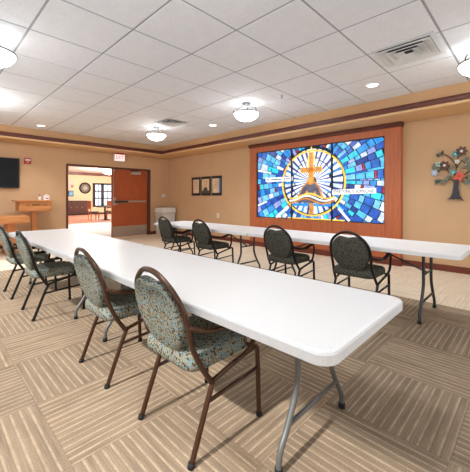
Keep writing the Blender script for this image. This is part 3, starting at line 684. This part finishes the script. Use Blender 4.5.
# ---------------------------------------------------------------- ceiling fittings
M['pewter'] = flat('pewter', (112, 112, 112), .4, .4)
M['duct'] = flat('duct', (60, 60, 62), .8)
M['alabaster'] = glow('alabaster', (255, 252, 250), 9.0, (240, 236, 228))
LAMPS = [(3.94, 3.58, 'white bowl ceiling light in front of the stained glass, above the far chairs'), (3.83, 6.28, 'white bowl ceiling light hanging before the back corner, beside the small vent'), (4.23, .42, 'white bowl ceiling light cut by the right edge of the photo'), (.50, 3.90, 'white bowl ceiling light cut by the left edge of the photo')]
def lamp(x, y, lb):
    t_ = thing('ceiling_light', lb, 'ceiling light', (x, y, CZ), 0, 'bowl ceiling lights')
    MB().lathe([(.001, -.045), (.04, -.04), (.075, -.012), (.08, 0)], n=24).build('canopy', 'pewter', t_)
    MB().lathe([(.001, -.31), (.06, -.304), (.12, -.286), (.17, -.254), (.20, -.214), (.215, -.178), (.209, -.178), (.194, -.212), (.165, -.248), (.115, -.279), (.06, -.296), (.001, -.302)], n=32).build('bowl', 'alabaster', t_)
    MB().lathe([(.212, -.186), (.222, -.184), (.222, -.172), (.212, -.170), (.212, -.186)], n=32).build('rim', 'pewter', t_)
    for k in range(3):
        a = 2 * PI * k / 3 + .5; c, s = math.cos(a), math.sin(a)
        MB().tube(spline([(.05 * c, .05 * s, -.02), (.10 * c, .10 * s, -.075), (.13 * c, .13 * s, -.10), (.19 * c, .19 * s, -.105), (.226 * c, .226 * s, -.15), (.228 * c, .228 * s, -.192)], 4), .0075, 8).build('arm', 'pewter', t_)
    MB().lathe([(.001, -.335), (.012, -.328), (.014, -.315), (.008, -.305)], n=12).build('finial', 'silver', t_)
    l = bpy.data.lights.new('bulb', 'POINT'); l.energy = BULB; l.color = (.92, .965, 1); l.shadow_soft_size = .06
    o = bpy.data.objects.new('bulb', l); COL.objects.link(o); o.location = (0, 0, -.19); o.parent = t_
    return t_
BULB = 9
for a in LAMPS: lamp(*a)
M['lens_glow'] = glow('lens_glow', (255, 250, 240), 4.0, (255, 255, 255))
for x, y, lb in ((4.58, 1.70, 'recessed round downlight between the large vent and the glass panel'), (4.61, 5.20, 'recessed round downlight between the two bowl lights near the right soffit'), (1.93, 8.02, 'recessed round downlight in the ceiling above the pedestal stand')):
    t_ = thing('recessed_downlight', lb, 'downlight', (x, y, CZ), 0, 'recessed downlights')
    MB().lathe([(.075, -.001), (.098, -.001), (.10, -.006), (.078, -.008), (.075, -.001)], n=28).build('trim_ring', 'white', t_); MB().lathe([(.001, -.004), (.074, -.004), (.074, -.0015), (.001, -.0015)], n=28).build('lens', 'lens_glow', t_)
    l = bpy.data.lights.new('downlight_bulb', 'SPOT'); l.energy = 75; l.spot_size = 2.0; l.spot_blend = .8; l.color = (.92, .965, 1); l.shadow_soft_size = .06
    o = bpy.data.objects.new('downlight_bulb', l); COL.objects.link(o); o.location = (0, 0, -.02); o.parent = t_
def vent(x, y, w, lb):
    t_ = thing('ceiling_vent', lb, 'vent', (x, y, CZ), 0, 'square air vents')
    def ring(h, z0, h2, z1, th=.006):
        m = MB()
        vs = [(sx * h, sy * h, z0) for sx, sy in ((-1, -1), (1, -1), (1, 1), (-1, 1))] + [(sx * h2, sy * h2, z1) for sx, sy in ((-1, -1), (1, -1), (1, 1), (-1, 1))]
        vs += [(a, b, c + th) for a, b, c in vs]
        fs = []
        for k in range(4):
            j = (k + 1) % 4; fs += [(k, j, 4 + j, 4 + k), (8 + k, 12 + k, 12 + j, 8 + j), (k, 8 + k, 8 + j, j), (4 + k, 4 + j, 12 + j, 12 + k)]
        return m.add(vs, fs)
    MB().box(-w * .86, w * .86, -w * .86, w * .86, -.002, -.0005).build('duct_opening', 'duct', t_)
    ring(w, -.004, w * .86, -.012).build('frame', 'grille', t_)
    for k, (a, b) in enumerate(((.86, .58), (.62, .36), (.40, .14))): ring(w * a, -.030 - .004 * k, w * b, -.006).build('louver', 'grille', t_)
    MB().box(-w * .16, w * .16, -w * .16, w * .16, -.05, -.044).build('centre_plate', 'grille', t_)
vent(3.79 + .02, 1.02, .30, 'large square air vent in the ceiling beside the right-hand bowl light')
vent(3.80, 5.62, .27, 'small square air vent in the ceiling just before the farther bowl light')
def sprinkler(x, y, lb):
    t_ = thing('sprinkler_head', lb, 'sprinkler', (x, y, CZ), 0, 'sprinkler heads')
    MB().lathe([(.001, -.008), (.04, -.006), (.042, 0)], n=18).build('escutcheon', 'white', t_); MB().lathe([(.012, -.045), (.012, -.006)], n=10).build('body', 'silver', t_); MB().lathe([(.001, -.05), (.024, -.048), (.024, -.044), (.001, -.044)], n=12).build('deflector', 'silver', t_)
sprinkler(4.02, 2.90, 'small white sprinkler head in the ceiling right of the middle bowl light')
sprinkler(3.9, 8.33, 'small sprinkler head in the ceiling above the exit sign')
lo = thing('ceiling_light', 'white bowl ceiling light seen in the lobby through the doorway', 'ceiling light', (8.45, 19.5, 3.0))
MB().lathe([(.001, -.32), (.2, -.28), (.34, -.16), (.33, -.16), (.19, -.265), (.001, -.30)], n=28).build('bowl', 'alabaster', lo); MB().lathe([(.02, -.17), (.02, -.03), (.1, 0)], n=16).build('stem', 'silver', lo); MB().tube([(-.33, 0, -.165), (.33, 0, -.165)], .01).build('rim', 'silver', lo)
def pt(nm, loc, e, col=(1, .94, .86), r=.15):
    l = bpy.data.lights.new(nm, 'POINT'); l.energy = e; l.color = col; l.shadow_soft_size = r
    o = bpy.data.objects.new(nm, l); COL.objects.link(o); o.location = loc
pt('lobby_lamp', (8.45, 19.5, 2.6), 300); pt('lobby_lamp', (5, 13, 2.7), 240); pt('lobby_lamp', (12, 17, 2.7), 240)
# the rest of the room's lamps, behind and beside the camera
pt('room_lamp', (.5, 6.4, 2.66), 34, (.92, .965, 1), .1); pt('room_lamp', (.5, .9, 2.66), 40, (.92, .965, 1), .1)

# ---------------------------------------------------------------- daylight
w = bpy.data.worlds.new('World'); SC.world = w; w.use_nodes = True
bg = w.node_tree.nodes['Background']; bg.inputs[0].default_value = (.80, .91, 1, 1); bg.inputs[1].default_value = 1.15
sl = bpy.data.lights.new('sun', 'SUN'); sl.energy = 2.7; sl.angle = math.radians(1.6); sl.color = (1, .975, .94)
so_ = bpy.data.objects.new('sun', sl); COL.objects.link(so_)
el = math.radians(43); so_.rotation_euler = Vector((math.cos(el), -.02, -math.sin(el))).to_track_quat('-Z', 'Y').to_euler()
al_ = bpy.data.lights.new('window_portal', 'AREA'); al_.shape = 'RECTANGLE'; al_.size = WZ1 - LZ0; al_.size_y = WY1 - WY0; al_.cycles.is_portal = True
ao = bpy.data.objects.new('window_portal', al_); COL.objects.link(ao); ao.location = (XL - .02, (WY0 + WY1) / 2, (LZ0 + WZ1) / 2); ao.rotation_euler = (0, -PI / 2, 0)

al2 = bpy.data.lights.new('window_portal', 'AREA'); al2.shape = 'RECTANGLE'; al2.size = VX1 - VX0; al2.size_y = WZ1 - WZ0; al2.cycles.is_portal = True  # portal for the added fill window
ao2 = bpy.data.objects.new('window_portal', al2); COL.objects.link(ao2); ao2.location = ((VX0 + VX1) / 2, YF - .02, (WZ0 + WZ1) / 2); ao2.rotation_euler = (PI / 2, 0, 0)

# ---------------------------------------------------------------- camera
cam = bpy.data.cameras.new('camera'); co = bpy.data.objects.new('camera', cam); COL.objects.link(co); SC.camera = co
co.location = (0, 0, 1.21); co.rotation_euler = (PI / 2, 0, -.798068)
cam.sensor_fit = 'HORIZONTAL'; cam.sensor_width = 36; cam.lens = 309.03 / 470 * 36
cam.shift_x = (235 - 235.41) / 470; cam.shift_y = -(236 - 197.83) / 470; cam.clip_start = .02
vs_ = SC.view_settings; SC.display_settings.display_device = 'sRGB'; vs_.view_transform = 'Standard'; vs_.look = 'None'; vs_.gamma = 1; vs_.use_curve_mapping = False; vs_.exposure = .78
SC.cycles.use_denoising = True; SC.cycles.max_bounces = 10; SC.cycles.diffuse_bounces = 6; SC.cycles.sample_clamp_indirect = 6
